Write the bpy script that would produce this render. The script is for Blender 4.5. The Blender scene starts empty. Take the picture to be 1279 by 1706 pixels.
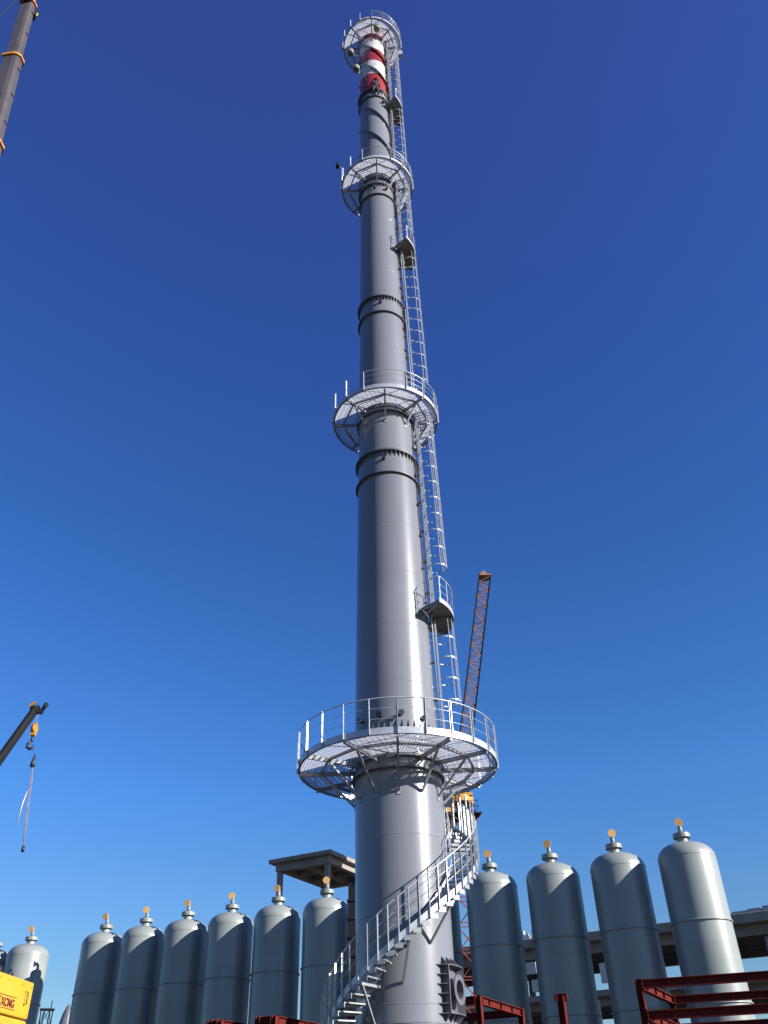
import bpy, math, random
from mathutils import Vector, Matrix
R = math.radians
random.seed(4)
sc = bpy.context.scene
COL = sc.collection

# ------------------------------------------------------------------ camera
cam_d = bpy.data.cameras.new('camera')
cam = bpy.data.objects.new('camera', cam_d); COL.objects.link(cam)
PITCH, ROLL = R(36.70), R(1.62)
F = Vector((0, math.cos(PITCH), math.sin(PITCH)))
U = Vector((0, -math.sin(PITCH), math.cos(PITCH)))
X = Vector((1, 0, 0))
c_, s_ = math.cos(ROLL), math.sin(ROLL)
RX = X*c_ - U*s_; UX = X*s_ + U*c_
m = Matrix((RX, UX, -F)).transposed().to_4x4(); m.translation = Vector((0, 0, 1.6))
cam.matrix_world = m
cam_d.sensor_fit = 'VERTICAL'; cam_d.sensor_height = 24.0; cam_d.lens = 24.0*1403.7/1706
cam_d.clip_start = 0.1; cam_d.clip_end = 6000
sc.camera = cam
sc.render.resolution_x, sc.render.resolution_y = 768, 1024

# ------------------------------------------------------------------ light
SUN_AZ, SUN_EL = R(116), R(22.5)
w = bpy.data.worlds.new('World'); sc.world = w; w.use_nodes = True
nt = w.node_tree; nt.nodes.clear()
sky = nt.nodes.new('ShaderNodeTexSky'); sky.sky_type = 'NISHITA'; sky.sun_disc = False
sky.sun_elevation = SUN_EL; sky.sun_rotation = SUN_AZ
sky.altitude = 1200; sky.air_density = 1.0; sky.dust_density = 0.3; sky.ozone_density = 2.6
hs = nt.nodes.new('ShaderNodeHueSaturation'); hs.inputs['Saturation'].default_value = 1.12; hs.inputs['Hue'].default_value = 0.5
bg = nt.nodes.new('ShaderNodeBackground'); bg.inputs['Strength'].default_value = 0.080
wo = nt.nodes.new('ShaderNodeOutputWorld')
# deep dry-air blue: the sky's colour graded by elevation
tcw = nt.nodes.new('ShaderNodeTexCoord'); spw = nt.nodes.new('ShaderNodeSeparateXYZ'); nt.links.new(tcw.outputs['Generated'], spw.inputs[0])
rw = nt.nodes.new('ShaderNodeValToRGB'); cw = rw.color_ramp
SK = [(0.0, (1.0, 1.05, 1.0)), (0.13, (1.0, 1.15, 1.2)), (0.2, (1.0, 1.27, 1.52)), (0.31, (0.84, 1.38, 1.92)), (0.43, (0.80, 1.26, 1.90)), (0.57, (0.72, 1.17, 1.85)), (0.7, (0.80, 1.08, 1.90)), (0.9, (1.04, 1.03, 1.9))]
for i, (p_, c3) in enumerate(SK):
    e = cw.elements[i] if i < 2 else cw.elements.new(p_)
    e.position = p_; e.color = tuple(x*0.542 for x in c3)+(1,)
nt.links.new(spw.outputs['Z'], rw.inputs[0])
mw = nt.nodes.new('ShaderNodeMix'); mw.data_type = 'RGBA'; mw.blend_type = 'MULTIPLY'; mw.inputs[0].default_value = 1.0
nt.links.new(sky.outputs[0], hs.inputs['Color']); nt.links.new(hs.outputs[0], mw.inputs[6]); nt.links.new(rw.outputs[0], mw.inputs[7]); nt.links.new(mw.outputs[2], bg.inputs['Color']); nt.links.new(bg.outputs[0], wo.inputs[0])
sd = bpy.data.lights.new('sun', 'SUN'); sd.energy = 5.0; sd.angle = R(0.5); sd.color = (1.0, 0.95, 0.88)
so = bpy.data.objects.new('sun', sd); COL.objects.link(so)
sdir = Vector((math.sin(SUN_AZ)*math.cos(SUN_EL), math.cos(SUN_AZ)*math.cos(SUN_EL), math.sin(SUN_EL)))
so.rotation_euler = sdir.to_track_quat('Z', 'Y').to_euler(); so.location = (60, -40, 60)
sc.view_settings.view_transform = 'Standard'; sc.view_settings.look = 'None'
sc.view_settings.exposure = 1.2; sc.view_settings.gamma = 1.0

# ------------------------------------------------------------------ materials
def mat(name, col, rough=0.5, metal=0.0, vary=0.12, scale=3.0, bump=0.0, bscale=30.0, coat=0.0, spec=0.5, dirt=None, dirt_amt=0.3, streak=False, plates=0, objvar=0):
    mt = bpy.data.materials.new(name); mt.use_nodes = True
    col = tuple(c*0.88 for c in col)
    n = mt.node_tree; b = n.nodes['Principled BSDF']
    b.inputs['Roughness'].default_value = rough; b.inputs['Metallic'].default_value = metal
    b.inputs['Coat Weight'].default_value = coat; b.inputs['Coat Roughness'].default_value = 0.12
    b.inputs['Specular IOR Level'].default_value = spec
    tc = n.nodes.new('ShaderNodeTexCoord')
    mp = n.nodes.new('ShaderNodeMapping')
    if streak: mp.inputs['Scale'].default_value = (1, 1, 0.12)
    n.links.new(tc.outputs['Object'], mp.inputs[0])
    no = n.nodes.new('ShaderNodeTexNoise'); no.inputs['Scale'].default_value = scale; no.inputs['Detail'].default_value = 6
    n.links.new(mp.outputs[0], no.inputs['Vector'])
    rp = n.nodes.new('ShaderNodeValToRGB')
    rp.color_ramp.elements[0].position = 0.3; rp.color_ramp.elements[1].position = 0.7
    rp.color_ramp.elements[0].color = tuple(c*(1-vary) for c in col)+(1,)
    rp.color_ramp.elements[1].color = tuple(min(1, c*(1+vary)) for c in col)+(1,)
    n.links.new(no.outputs[0], rp.inputs[0])
    out = rp.outputs[0]
    if dirt:
        n2 = n.nodes.new('ShaderNodeTexNoise'); n2.inputs['Scale'].default_value = scale*0.6; n2.inputs['Detail'].default_value = 8; n2.inputs['Roughness'].default_value = 0.7
        n.links.new(mp.outputs[0], n2.inputs['Vector'])
        r2 = n.nodes.new('ShaderNodeValToRGB'); r2.color_ramp.elements[0].position = 0.55; r2.color_ramp.elements[1].position = 0.75
        r2.color_ramp.elements[1].color = (dirt_amt,)*3+(1,)
        n.links.new(n2.outputs[0], r2.inputs[0])
        mx = n.nodes.new('ShaderNodeMix'); mx.data_type = 'RGBA'
        n.links.new(r2.outputs[0], mx.inputs[0]); n.links.new(out, mx.inputs[6]); mx.inputs[7].default_value = dirt+(1,)
        out = mx.outputs[2]
    if plates:   # each rolled plate course took the paint a little differently
        sx = n.nodes.new('ShaderNodeSeparateXYZ'); n.links.new(tc.outputs['Object'], sx.inputs[0])
        dv = n.nodes.new('ShaderNodeMath'); dv.operation = 'DIVIDE'; dv.inputs[1].default_value = plates; n.links.new(sx.outputs['Z'], dv.inputs[0])
        fl = n.nodes.new('ShaderNodeMath'); fl.operation = 'FLOOR'; n.links.new(dv.outputs[0], fl.inputs[0])
        oi = n.nodes.new('ShaderNodeObjectInfo'); ad = n.nodes.new('ShaderNodeMath'); ad.operation = 'ADD'; n.links.new(fl.outputs[0], ad.inputs[0]); n.links.new(oi.outputs['Random'], ad.inputs[1])
        wn = n.nodes.new('ShaderNodeTexWhiteNoise'); wn.noise_dimensions = '1D'; n.links.new(ad.outputs[0], wn.inputs['W'])
        mr = n.nodes.new('ShaderNodeMapRange'); mr.inputs['To Min'].default_value = 0.95; mr.inputs['To Max'].default_value = 1.04; n.links.new(wn.outputs['Value'], mr.inputs['Value'])
        m3 = n.nodes.new('ShaderNodeMix'); m3.data_type = 'RGBA'; m3.blend_type = 'MULTIPLY'; m3.inputs[0].default_value = 1
        n.links.new(out, m3.inputs[6]); n.links.new(mr.outputs[0], m3.inputs[7]); out = m3.outputs[2]
        if objvar:
            m4r = n.nodes.new('ShaderNodeMapRange'); m4r.inputs['To Min'].default_value = 1-objvar/2; m4r.inputs['To Max'].default_value = 1+objvar/2; n.links.new(oi.outputs['Random'], m4r.inputs['Value'])
            m4 = n.nodes.new('ShaderNodeMix'); m4.data_type = 'RGBA'; m4.blend_type = 'MULTIPLY'; m4.inputs[0].default_value = 1
            n.links.new(out, m4.inputs[6]); n.links.new(m4r.outputs[0], m4.inputs[7]); out = m4.outputs[2]
    n.links.new(out, b.inputs['Base Color'])
    if bump:
        nb = n.nodes.new('ShaderNodeTexNoise'); nb.inputs['Scale'].default_value = bscale; nb.inputs['Detail'].default_value = 4
        n.links.new(tc.outputs['Object'], nb.inputs['Vector'])
        bm = n.nodes.new('ShaderNodeBump'); bm.inputs['Strength'].default_value = bump; bm.inputs['Distance'].default_value = 0.02
        n.links.new(nb.outputs[0], bm.inputs['Height']); n.links.new(bm.outputs[0], b.inputs['Normal'])
    return mt

M = {}
M['shell'] = mat('chimney_paint', (0.158, 0.165, 0.185), 0.27, 0.0, 0.06, 0.9, plates=2.35, spec=0.45, bump=0.2, bscale=0.9, coat=0.06, dirt=(0.12, 0.115, 0.11), dirt_amt=0.3, streak=True)
M['shell_dark'] = mat('flange_paint', (0.105, 0.105, 0.122), 0.42, 0.0, 0.12, 4)
M['tank'] = mat('tank_paint', (0.232, 0.256, 0.243), 0.36, 0.0, 0.06, 0.7, plates=1.85, objvar=0.12, bump=0.15, bscale=1.2, coat=0.12, dirt=(0.15, 0.155, 0.145), dirt_amt=0.35, streak=True)
M['galv'] = mat('galvanised_steel', (0.46, 0.48, 0.50), 0.36, 0.35, 0.15, 9, bump=0.1)
M['galv_dull'] = mat('dull_galvanised_steel', (0.27, 0.285, 0.30), 0.5, 0.3, 0.2, 6)
M['plate'] = mat('chequer_plate', (0.21, 0.20, 0.17), 0.6, 0.1, 0.3, 5, bump=0.4, bscale=60)
M['red_steel'] = mat('red_oxide_steel', (0.095, 0.011, 0.008), 0.8, 0.0, 0.22, 2.5, spec=0.15, bump=0.2, dirt=(0.05, 0.012, 0.01), dirt_amt=0.5)
M['concrete'] = mat('concrete', (0.25, 0.22, 0.195), 0.9, 0, 0.2, 0.8, bump=0.5, bscale=8, dirt=(0.12, 0.095, 0.075), dirt_amt=0.6)
M['white'] = mat('white_panel', (0.5, 0.5, 0.48), 0.6, 0, 0.08, 2)
M['orange'] = mat('tan_protective_cover', (0.66, 0.37, 0.12), 0.7, 0, 0.15, 6)
M['black'] = mat('black_rubber', (0.018, 0.018, 0.02), 0.5, 0, 0.2, 8)
M['boom'] = mat('grey_boom_paint', (0.09, 0.078, 0.078), 0.38, 0.2, 0.15, 1.5, dirt=(0.07, 0.06, 0.055), dirt_amt=0.5)
M['boom_black'] = mat('dark_boom_paint', (0.012, 0.011, 0.013), 0.6, 0.0, 0.2, 2, spec=0.12)
M['yellow'] = mat('yellow_machine_paint', (0.50, 0.315, 0.022), 0.4, 0, 0.07, 1.5, coat=0.3, dirt=(0.45, 0.29, 0.07), dirt_amt=0.5)
M['amber'] = mat('amber_collar_paint', (0.42, 0.19, 0.02), 0.5, 0, 0.2, 4)
M['crane_orange'] = mat('orange_lattice_paint', (0.27, 0.125, 0.055), 0.6, 0, 0.5, 0.8)
M['crane_yellow'] = mat('tower_yellow_paint', (0.38, 0.19, 0.02), 0.6, 0, 0.4, 0.8)
M['crane_red'] = mat('tower_red_paint', (0.2, 0.035, 0.02), 0.6, 0, 0.3, 1)
M['letter'] = mat('dark_red_lettering', (0.16, 0.02, 0.018), 0.6, 0, 0.1, 3)
M['cloth'] = mat('dark_workwear', (0.02, 0.02, 0.024), 0.85, 0, 0.3, 14)
M['skin'] = mat('skin', (0.35, 0.2, 0.14), 0.6, 0, 0.1, 5)
M['rope'] = mat('sling_webbing', (0.2, 0.18, 0.165), 0.8, 0, 0.3, 4)
M['strap'] = mat('pale_strap', (0.36, 0.37, 0.38), 0.7, 0, 0.1, 2)
M['glass'] = mat('cab_glass', (0.02, 0.03, 0.04), 0.08, 0, 0.1, 2)

def ground_mat():
    mt = mat('dark_ground', (0.05, 0.043, 0.036), 0.95, 0, 0.3, 0.08, bump=0.6, bscale=2, dirt=(0.05, 0.045, 0.04), dirt_amt=0.6)
    return mt
def banded_mat():
    # red and white aviation bands painted round the top length, by height on the chimney
    mt = mat('aviation_band_paint', (0.5, 0.5, 0.5), 0.34, 0.0, 0.05, 2, coat=0.15)
    n = mt.node_tree; b = n.nodes['Principled BSDF']
    tc = n.nodes.new('ShaderNodeTexCoord'); sp = n.nodes.new('ShaderNodeSeparateXYZ'); n.links.new(tc.outputs['Object'], sp.inputs[0])
    mr = n.nodes.new('ShaderNodeMapRange'); mr.inputs['From Min'].default_value = 56; mr.inputs['From Max'].default_value = 68
    n.links.new(sp.outputs['Z'], mr.inputs['Value'])
    rp = n.nodes.new('ShaderNodeValToRGB'); rp.color_ramp.interpolation = 'CONSTANT'
    red, wh = (0.25, 0.022, 0.018, 1), (0.46, 0.46, 0.47, 1)
    cr = rp.color_ramp
    cr.elements[0].position = 0; cr.elements[0].color = red
    cr.elements[1].position = (59.75-56)/12; cr.elements[1].color = wh
    for z, cc in ((61.6, red), (63.3, wh), (65.0, red)):
        e = cr.elements.new((z-56)/12); e.color = cc
    n.links.new(mr.outputs[0], rp.inputs[0])
    no = n.nodes.new('ShaderNodeTexNoise'); no.inputs['Scale'].default_value = 2.5; no.inputs['Detail'].default_value = 8
    n.links.new(tc.outputs['Object'], no.inputs['Vector'])
    r2 = n.nodes.new('ShaderNodeValToRGB'); r2.color_ramp.elements[0].position = 0.35; r2.color_ramp.elements[0].color = (0.72,)*3+(1,); r2.color_ramp.elements[1].position = 0.65
    n.links.new(no.outputs[0], r2.inputs[0])
    mx = n.nodes.new('ShaderNodeMix'); mx.data_type = 'RGBA'; mx.blend_type = 'MULTIPLY'; mx.inputs[0].default_value = 1
    n.links.new(rp.outputs[0], mx.inputs[6]); n.links.new(r2.outputs[0], mx.inputs[7]); n.links.new(mx.outputs[2], b.inputs['Base Color'])
    return mt
def grating_mat():
    # open bar grating: bearing bars and cross rods with real holes between them (panel direction changes per 30 degree sector through the UV map)
    mt = mat('bar_grating', (0.56, 0.58, 0.60), 0.42, 0.35, 0.15, 3)
    n = mt.node_tree; b = n.nodes['Principled BSDF']; out = n.nodes['Material Output']
    uv = n.nodes.new('ShaderNodeUVMap'); sp = n.nodes.new('ShaderNodeSeparateXYZ'); n.links.new(uv.outputs[0], sp.inputs[0])
    def bars(sock, period, duty):
        d = n.nodes.new('ShaderNodeMath'); d.operation = 'DIVIDE'; n.links.new(sock, d.inputs[0]); d.inputs[1].default_value = period
        f = n.nodes.new('ShaderNodeMath'); f.operation = 'FRACT'; n.links.new(d.outputs[0], f.inputs[0])
        l = n.nodes.new('ShaderNodeMath'); l.operation = 'LESS_THAN'; n.links.new(f.outputs[0], l.inputs[0]); l.inputs[1].default_value = duty
        return l.outputs[0]
    a = bars(sp.outputs['X'], 0.10, 0.70); c = bars(sp.outputs['Y'], 0.20, 0.34)
    mx = n.nodes.new('ShaderNodeMath'); mx.operation = 'MAXIMUM'; n.links.new(a, mx.inputs[0]); n.links.new(c, mx.inputs[1])
    tl = n.nodes.new('ShaderNodeBsdfTranslucent'); tl.inputs[0].default_value = (0.62, 0.64, 0.66, 1)
    m1 = n.nodes.new('ShaderNodeMixShader'); m1.inputs[0].default_value = 0.6
    n.links.new(b.outputs[0], m1.inputs[1]); n.links.new(tl.outputs[0], m1.inputs[2])
    tr = n.nodes.new('ShaderNodeBsdfTransparent'); m2 = n.nodes.new('ShaderNodeMixShader')
    n.links.new(mx.outputs[0], m2.inputs[0]); n.links.new(tr.outputs[0], m2.inputs[1]); n.links.new(m1.outputs[0], m2.inputs[2])
    n.links.new(m2.outputs[0], out.inputs['Surface'])
    return mt
M['ground'] = ground_mat(); M['bands'] = banded_mat(); M['grating'] = grating_mat()

# ------------------------------------------------------------------ mesh builder
class MB:
    def __init__(s): s.v = []; s.f = []; s.sm = []
    def face(s, pts, smooth=False):
        i = len(s.v); s.v += [tuple(p) for p in pts]; s.f.append(tuple(range(i, i+len(pts)))); s.sm.append(smooth)
    def box(s, c, d, rot=None, mtx=None):
        # c centre, d full size; rot = z angle or 3x3 matrix
        c = Vector(c); hx, hy, hz = d[0]/2, d[1]/2, d[2]/2
        Rm = Matrix.Rotation(rot, 3, 'Z') if isinstance(rot, (int, float)) else (rot or Matrix.Identity(3))
        i = len(s.v)
        for z in (-hz, hz):
            for (x, y) in ((-hx, -hy), (hx, -hy), (hx, hy), (-hx, hy)):
                s.v.append(tuple(c + Rm @ Vector((x, y, z))))
        for q in ((0, 3, 2, 1), (4, 5, 6, 7), (0, 1, 5, 4), (1, 2, 6, 5), (2, 3, 7, 6), (3, 0, 4, 7)):
            s.f.append(tuple(i+k for k in q)); s.sm.append(False)
        return s
    def bar(s, a, b, wx, wy=None, up=(0, 0, 1)):
        # rectangular bar from a to b: wx across, wy along 'up'
        a, b = Vector(a), Vector(b); d = b-a; L = d.length; d.normalize(); up = Vector(up)
        if abs(d.dot(up)) > 0.99: up = Vector((0, 1, 0))
        x = d.cross(up).normalized(); y = x.cross(d).normalized()
        Rm = Matrix((x, d, y)).transposed()
        return s.box((a+b)/2, (wx, L, wy or wx), Rm)
    def tube(s, pts, r, n=6, closed=False, caps=True):
        pts = [Vector(p) for p in pts]; N = len(pts); rs = r if isinstance(r, (list, tuple)) else [r]*N
        i0 = len(s.v); prev = None
        for k, p in enumerate(pts):
            if closed: t = pts[(k+1) % N]-pts[k-1]
            else: t = pts[min(k+1, N-1)]-pts[max(k-1, 0)]
            t.normalize()
            if prev is None:
                a = Vector((0, 0, 1)) if abs(t.z) < 0.9 else Vector((1, 0, 0))
                x = t.cross(a).normalized()
            else:
                x = (prev - t*prev.dot(t)).normalized()
            prev = x; y = t.cross(x)
            for j in range(n):
                q = 2*math.pi*j/n; s.v.append(tuple(p + (x*math.cos(q)+y*math.sin(q))*rs[k]))
        for k in range(N if closed else N-1):
            a0 = i0+k*n; b0 = i0+((k+1) % N)*n
            for j in range(n):
                s.f.append((a0+j, a0+(j+1) % n, b0+(j+1) % n, b0+j)); s.sm.append(n > 4)
        if caps and not closed:
            s.f.append(tuple(i0+j for j in reversed(range(n)))); s.sm.append(False)
            s.f.append(tuple(i0+(N-1)*n+j for j in range(n))); s.sm.append(False)
        return s
    def lathe(s, prof, n=96, c=(0, 0, 0), smooth=True, a0=0, a1=2*math.pi, closed_prof=False):
        i0 = len(s.v); full = abs(a1-a0-2*math.pi) < 1e-6; cols = n if full else n+1
        for k in range(cols):
            q = a0+(a1-a0)*k/n
            for (r, z) in prof: s.v.append((c[0]+r*math.sin(q), c[1]-r*math.cos(q), c[2]+z))
        P = len(prof); K = P if closed_prof else P-1
        for k in range(n):
            a = i0+k*P; b = i0+((k+1) % cols)*P
            for j in range(K):
                j2 = (j+1) % P
                s.f.append((a+j, b+j, b+j2, a+j2)); s.sm.append(smooth)
        if closed_prof and not full:
            s.f.append(tuple(i0+j for j in range(P))); s.sm.append(False)
            s.f.append(tuple(i0+n*P+j for j in reversed(range(P)))); s.sm.append(False)
        return s
    def ring(s, r0, r1, z0, z1, n=96, c=(0, 0, 0), a0=0, a1=2*math.pi):
        return s.lathe([(r0, z0), (r1, z0), (r1, z1), (r0, z1)], n, c, False, a0, a1, True)
    def build(s, name, m, parent=None, auto=None):
        me = bpy.data.meshes.new(name); me.from_pydata(s.v, [], s.f); me.update()
        me.polygons.foreach_set('use_smooth', s.sm)
        me.materials.append(M[m] if isinstance(m, str) else m)
        if auto:
            import bmesh
            b = bmesh.new(); b.from_mesh(me); bmesh.ops.remove_doubles(b, verts=b.verts, dist=1e-5); bmesh.ops.recalc_face_normals(b, faces=b.faces); b.to_mesh(me); b.free()
            me.set_sharp_from_angle(angle=R(auto))
        o = bpy.data.objects.new(name, me); COL.objects.link(o)
        if parent: o.parent = parent
        return o
def bevel(o, w=0.01, seg=2):
    md = o.modifiers.new('bevel', 'BEVEL'); md.width = w; md.segments = seg; md.limit_method = 'ANGLE'; return o
def empty(name, loc=(0, 0, 0), rz=0):
    o = bpy.data.objects.new(name, None); COL.objects.link(o); o.location = loc; o.rotation_euler = (0, 0, rz); o.empty_display_size = 0.5; return o
def tag(o, label, cat=None, group=None, kind=None):
    if label: o['label'] = label
    if cat: o['category'] = cat
    if group: o['group'] = group
    if kind: o['kind'] = kind
    return o
def C(phi, r, h):
    q = R(phi); return Vector((r*math.sin(q), -r*math.cos(q), h))

# ------------------------------------------------------------------ setting
g = MB(); N = 24
g.face([(-4000, -4000, 0), (4000, -4000, 0), (4000, 4000, 0), (-4000, 4000, 0)])
tag(g.build('ground', 'ground'), None, kind='structure')

# ------------------------------------------------------------------ chimney
CX, CY = 0.26, 28.99
ch = empty('steel_chimney', (CX, CY, 0))
ch.rotation_euler = (0, R(-0.15), 0)
tag(ch, 'tall grey steel chimney with red and white top, round platforms and a spiral stair', 'chimney')
PROF = [(0, 1.52), (12.1, 1.50), (13.7, 1.485), (25.6, 1.275), (36.1, 1.115), (46.4, 0.99), (57.4, 0.935), (67.0, 0.90)]
def rad(h):
    for (a, ra), (b, rb) in zip(PROF, PROF[1:]):
        if h <= b: return ra+(rb-ra)*(h-a)/(b-a)
    return PROF[-1][1]
def shell(z0, z1, m, label=None, top=False):
    pr = []; z = z0; k = 0
    seams = []
    s = z0+2.35
    while s < z1-0.8: seams.append(s); s += 2.35
    pr.append((rad(z0), z0))
    for s in seams:
        r = rad(s); pr += [(r, s-0.02), (r+0.005, s-0.008), (r+0.005, s+0.008), (r, s+0.02)]
    pr.append((rad(z1), z1))
    if top: pr += [(rad(z1)-0.03, z1), (rad(z1)-0.03, z1-4)]
    o = MB().lathe(pr, 128).build('shell_section', m, ch, auto=9)
    if label: o['label'] = label
    return o
FL = [12.35, 25.6, 36.1, 46.4, 57.4]
shell(0, FL[0], 'shell', 'wide grey bottom length of the shell behind the stair')
shell(FL[0], FL[1], 'shell', 'glossy grey length above the lowest platform')
shell(FL[1], FL[2], 'shell'); shell(FL[2], FL[3], 'shell')
shell(FL[3], FL[4], 'shell', 'slim grey length wrapped in spiral fins')
shell(FL[4], 67.0, 'bands', 'red and white banded top length', True)
# bolted flanges: pair of rings, gussets below, a stiffening ring below that
def flange(h, drop, w=0.13, gus=True, ngus=44, up=False):
    b = MB(); r = rad(h)
    b.ring(r+0.0015, r+w, h+0.003, h+0.04, 96); b.ring(r+0.001, r+w, h-0.042, h-0.003, 96)
    for k in range(ngus):
        q = 360*k/ngus
        p = [C(q, r+0.002, h-0.045), C(q, r+w-0.02, h-0.045), C(q, r+0.002, h-0.34)]
        t = C(q+90, 0.008, 0); t.z = 0
        b.face([x-t for x in p]); b.face([x+t for x in reversed(p)]); b.face([p[1]-t, p[1]+t, p[2]+t, p[2]-t])
        if up:
            t = t*1.5; p = [C(q, r+0.002, h+0.045), C(q, r+w-0.02, h+0.045), C(q, r+0.002, h+0.84)]
            b.face([x-t for x in p]); b.face([x+t for x in reversed(p)]); b.face([p[1]-t, p[1]+t, p[2]+t, p[2]-t])
    bb = b
    for k in range(ngus):
        q = 360*(k+0.5)/ngus
        bb.tube([C(q, r+w*0.62, h-0.075), C(q, r+w*0.62, h+0.09)], 0.019, 6)
    o = b.build('flange', 'shell_dark', ch)
    if drop:
        z = h-drop; rr = rad(z)
        MB().ring(rr+0.001, rr+0.11, z-0.02, z+0.02, 96).build('stiffening_ring', 'shell_dark', ch)
for h, d, w_, up in ((FL[0], 0, 0.22, True), (FL[1], 1.25, 0.14, False), (FL[2], 1.2, 0.13, False), (FL[3], 1.1, 0.12, False), (FL[4], 0.85, 0.16, False)):
    flange(h, d, w_, up=up)
for z in (11.55, 4.25):
    rr = rad(z); o = MB().ring(rr+0.001, rr+(0.11 if z > 5 else 0.02), z-0.03, z+0.03, 96).build('stiffening_ring' if z > 5 else 'weld_seam', 'shell_dark' if z > 5 else 'shell', ch)
z = 28.0; MB().ring(rad(z)+.001, rad(z)+.09, z-.02, z+.02, 96).build('stiffening_ring', 'shell_dark', ch)
z = 47.0; MB().ring(rad(z)+.001, rad(z)+.08, z-.02, z+.02, 96).build('stiffening_ring', 'shell_dark', ch)
# lifting trunnions: short dark stubs standing out of the shell
for h, phs in ((13.38, (-52, -21, 6, 40)), (25.1, (-6,)), (35.6, (-2,)), (45.95, (-8, 30)), (56.0, (35,))):
    for ph in phs:
        r = rad(h)
        b = MB().tube([C(ph, r-0.02, h), C(ph, r+0.17, h)], 0.07, 14)
        b.tube([C(ph, r+0.19, h), C(ph, r+0.20, h)], 0.105, 14)
        b.build('lifting_trunnion', 'black', ch)
# spiral fins round the top (three starts)
def strake(phase, z0, z1):
    b = MB(); pitch = 2.87*3; n = int((z1-z0)*26)
    pts = []
    for k in range(n+1):
        z = z1-(z1-z0)*k/n
        ph = ((phase - z)/pitch)*360
        r = rad(z); pts.append((ph, r, z))
    t = 0.008; wv = 0.15
    for a, c in zip(pts, pts[1:]):
        A0, A1 = C(a[0], a[1]+0.001, a[2]), C(a[0], a[1]+wv, a[2]); B0, B1 = C(c[0], c[1]+0.001, c[2]), C(c[0], c[1]+wv, c[2])
        up = Vector((0, 0, t))
        b.face([A0-up, B0-up, B1-up, A1-up], True); b.face([A0+up, A1+up, B1+up, B0+up], True); b.face([A1-up, B1-up, B1+up, A1+up], True)
    return b
for s in range(3):
    strake(51.7+2.87*s, 48.3, 56.4).build('spiral_fin', 'shell', ch)
    strake(51.7+2.87*s, 57.9, 65.0).build('spiral_fin', 'bands', ch)

# ---- round platforms
def platform(h, ro, nseg, posts, rail_h, bracket_step, brace_drop, hole=None, label=None, postw=0.05, rail=(0, 360)):
    ri = rad(h)+0.10
    import bmesh
    # grating deck, one panel per sector with its own bar direction
    vs, fs, uvs = [], [], []
    step = 360/nseg; sub = 6
    for k in range(nseg):
        mid = (k+0.5)*step
        mx, my = math.sin(R(mid)), -math.cos(R(mid))
        for j in range(sub):
            a = k*step+step*j/sub; b_ = k*step+step*(j+1)/sub
            rr = [(ri, ro)]
            if hole and hole[0] <= ((a+b_)/2) % 360 <= hole[1]: rr = [(2.62, ro)]
            for (r0, r1) in rr:
                i = len(vs); q = [C(a, r0, h), C(b_, r0, h), C(b_, r1, h), C(a, r1, h)]
                vs += [tuple(x) for x in q]; fs.append((i, i+1, i+2, i+3))
                for x in q: uvs.append((x.x*mx+x.y*my, -x.x*my+x.y*mx) if k % 2 else (-x.x*my+x.y*mx, x.x*mx+x.y*my))
    me = bpy.data.meshes.new('platform_deck'); me.from_pydata(vs, [], fs); me.update()
    ul = me.uv_layers.new(name='UVMap')
    for i, l in enumerate(me.loops): ul.data[i].uv = uvs[l.vertex_index]
    me.materials.append(M['grating'])
    dk = bpy.data.objects.new('platform_deck', me); COL.objects.link(dk); dk.parent = ch
    if label: dk['label'] = label
    # rim channel and toe board
    MB().ring(ro, ro+0.012, h-0.10, h+0.12, 120).build('toe_board', 'galv', dk)
    MB().ring(ro-0.07, ro-0.002, h-0.10, h-0.085, 120).ring(ri-0.03, ri+0.02, h-0.09, h-0.01, 72).build('rim_angle', 'galv_dull', dk)
    for ph in posts:
        p = C(ph, ro+0.02, h-0.08); q = C(ph, ro+0.02, h+rail_h); rot = R(ph)
        MB().box((p+q)/2, (postw, 0.012, rail_h+0.08), rot).box((p+q)/2+C(ph, 0.032, 0)+C(ph+90, postw/2-0.006, 0), (0.012, 0.05, rail_h+0.08), rot).build('railing_post', 'galv', dk)
    rl = MB(); n = 96
    full = rail == (0, 360); ra, rb2 = rail
    ks = [ra+(rb2-ra)*k/n for k in range(n if full else n+1)]
    rl.tube([C(q, ro+0.02, h+rail_h) for q in ks], 0.021, 6, full)
    for f_ in (0.36, 0.68):
        rl.tube([C(q, ro+0.032, h+rail_h*f_) for q in ks], 0.009, 5, full)
    rl.build('railing', 'galv', dk)
    # radial brackets with raking braces
    k = 0
    rb = ro-(ro-ri)*0.45
    angs = [bracket_step*i for i in range(int(360/bracket_step))]
    for ph in angs:
        b = MB()
        b.bar(C(ph, ri-0.12, h-0.12), C(ph, ro-0.03, h-0.12), 0.07, 0.14)
        b.bar(C(ph, rb, h-0.19), C(ph, rad(h-brace_drop)+0.03, h-brace_drop), 0.07, 0.07)
        pl = C(ph, rad(h-brace_drop)+0.012, h-brace_drop-0.02); b.box(pl, (0.14, 0.02, 0.22), R(ph))
        b.build('bracket', 'galv_dull', dk)
    b = MB()
    for i in range(len(angs)):
        a, c = angs[i], angs[(i+1) % len(angs)]
        if c == 0: c = 360
        b.bar(C(a+1.0, rb+0.05, h-0.10), C(c-1.0, rb+0.05, h-0.10), 0.06, 0.09)
    b.build('tie_beam', 'galv_dull', dk)
    return dk
P1 = platform(12.0, 3.46, 12, [15*k for k in range(24)], 1.12, 30, 1.25, hole=(146, 182), label='widest and lowest round platform')
P2 = platform(28.4, 2.42, 8, [22.5*k for k in range(16) if k != 0], 1.02, 45, 1.0, rail=(-22.5, 180), label='second round platform from the bottom')
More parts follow.
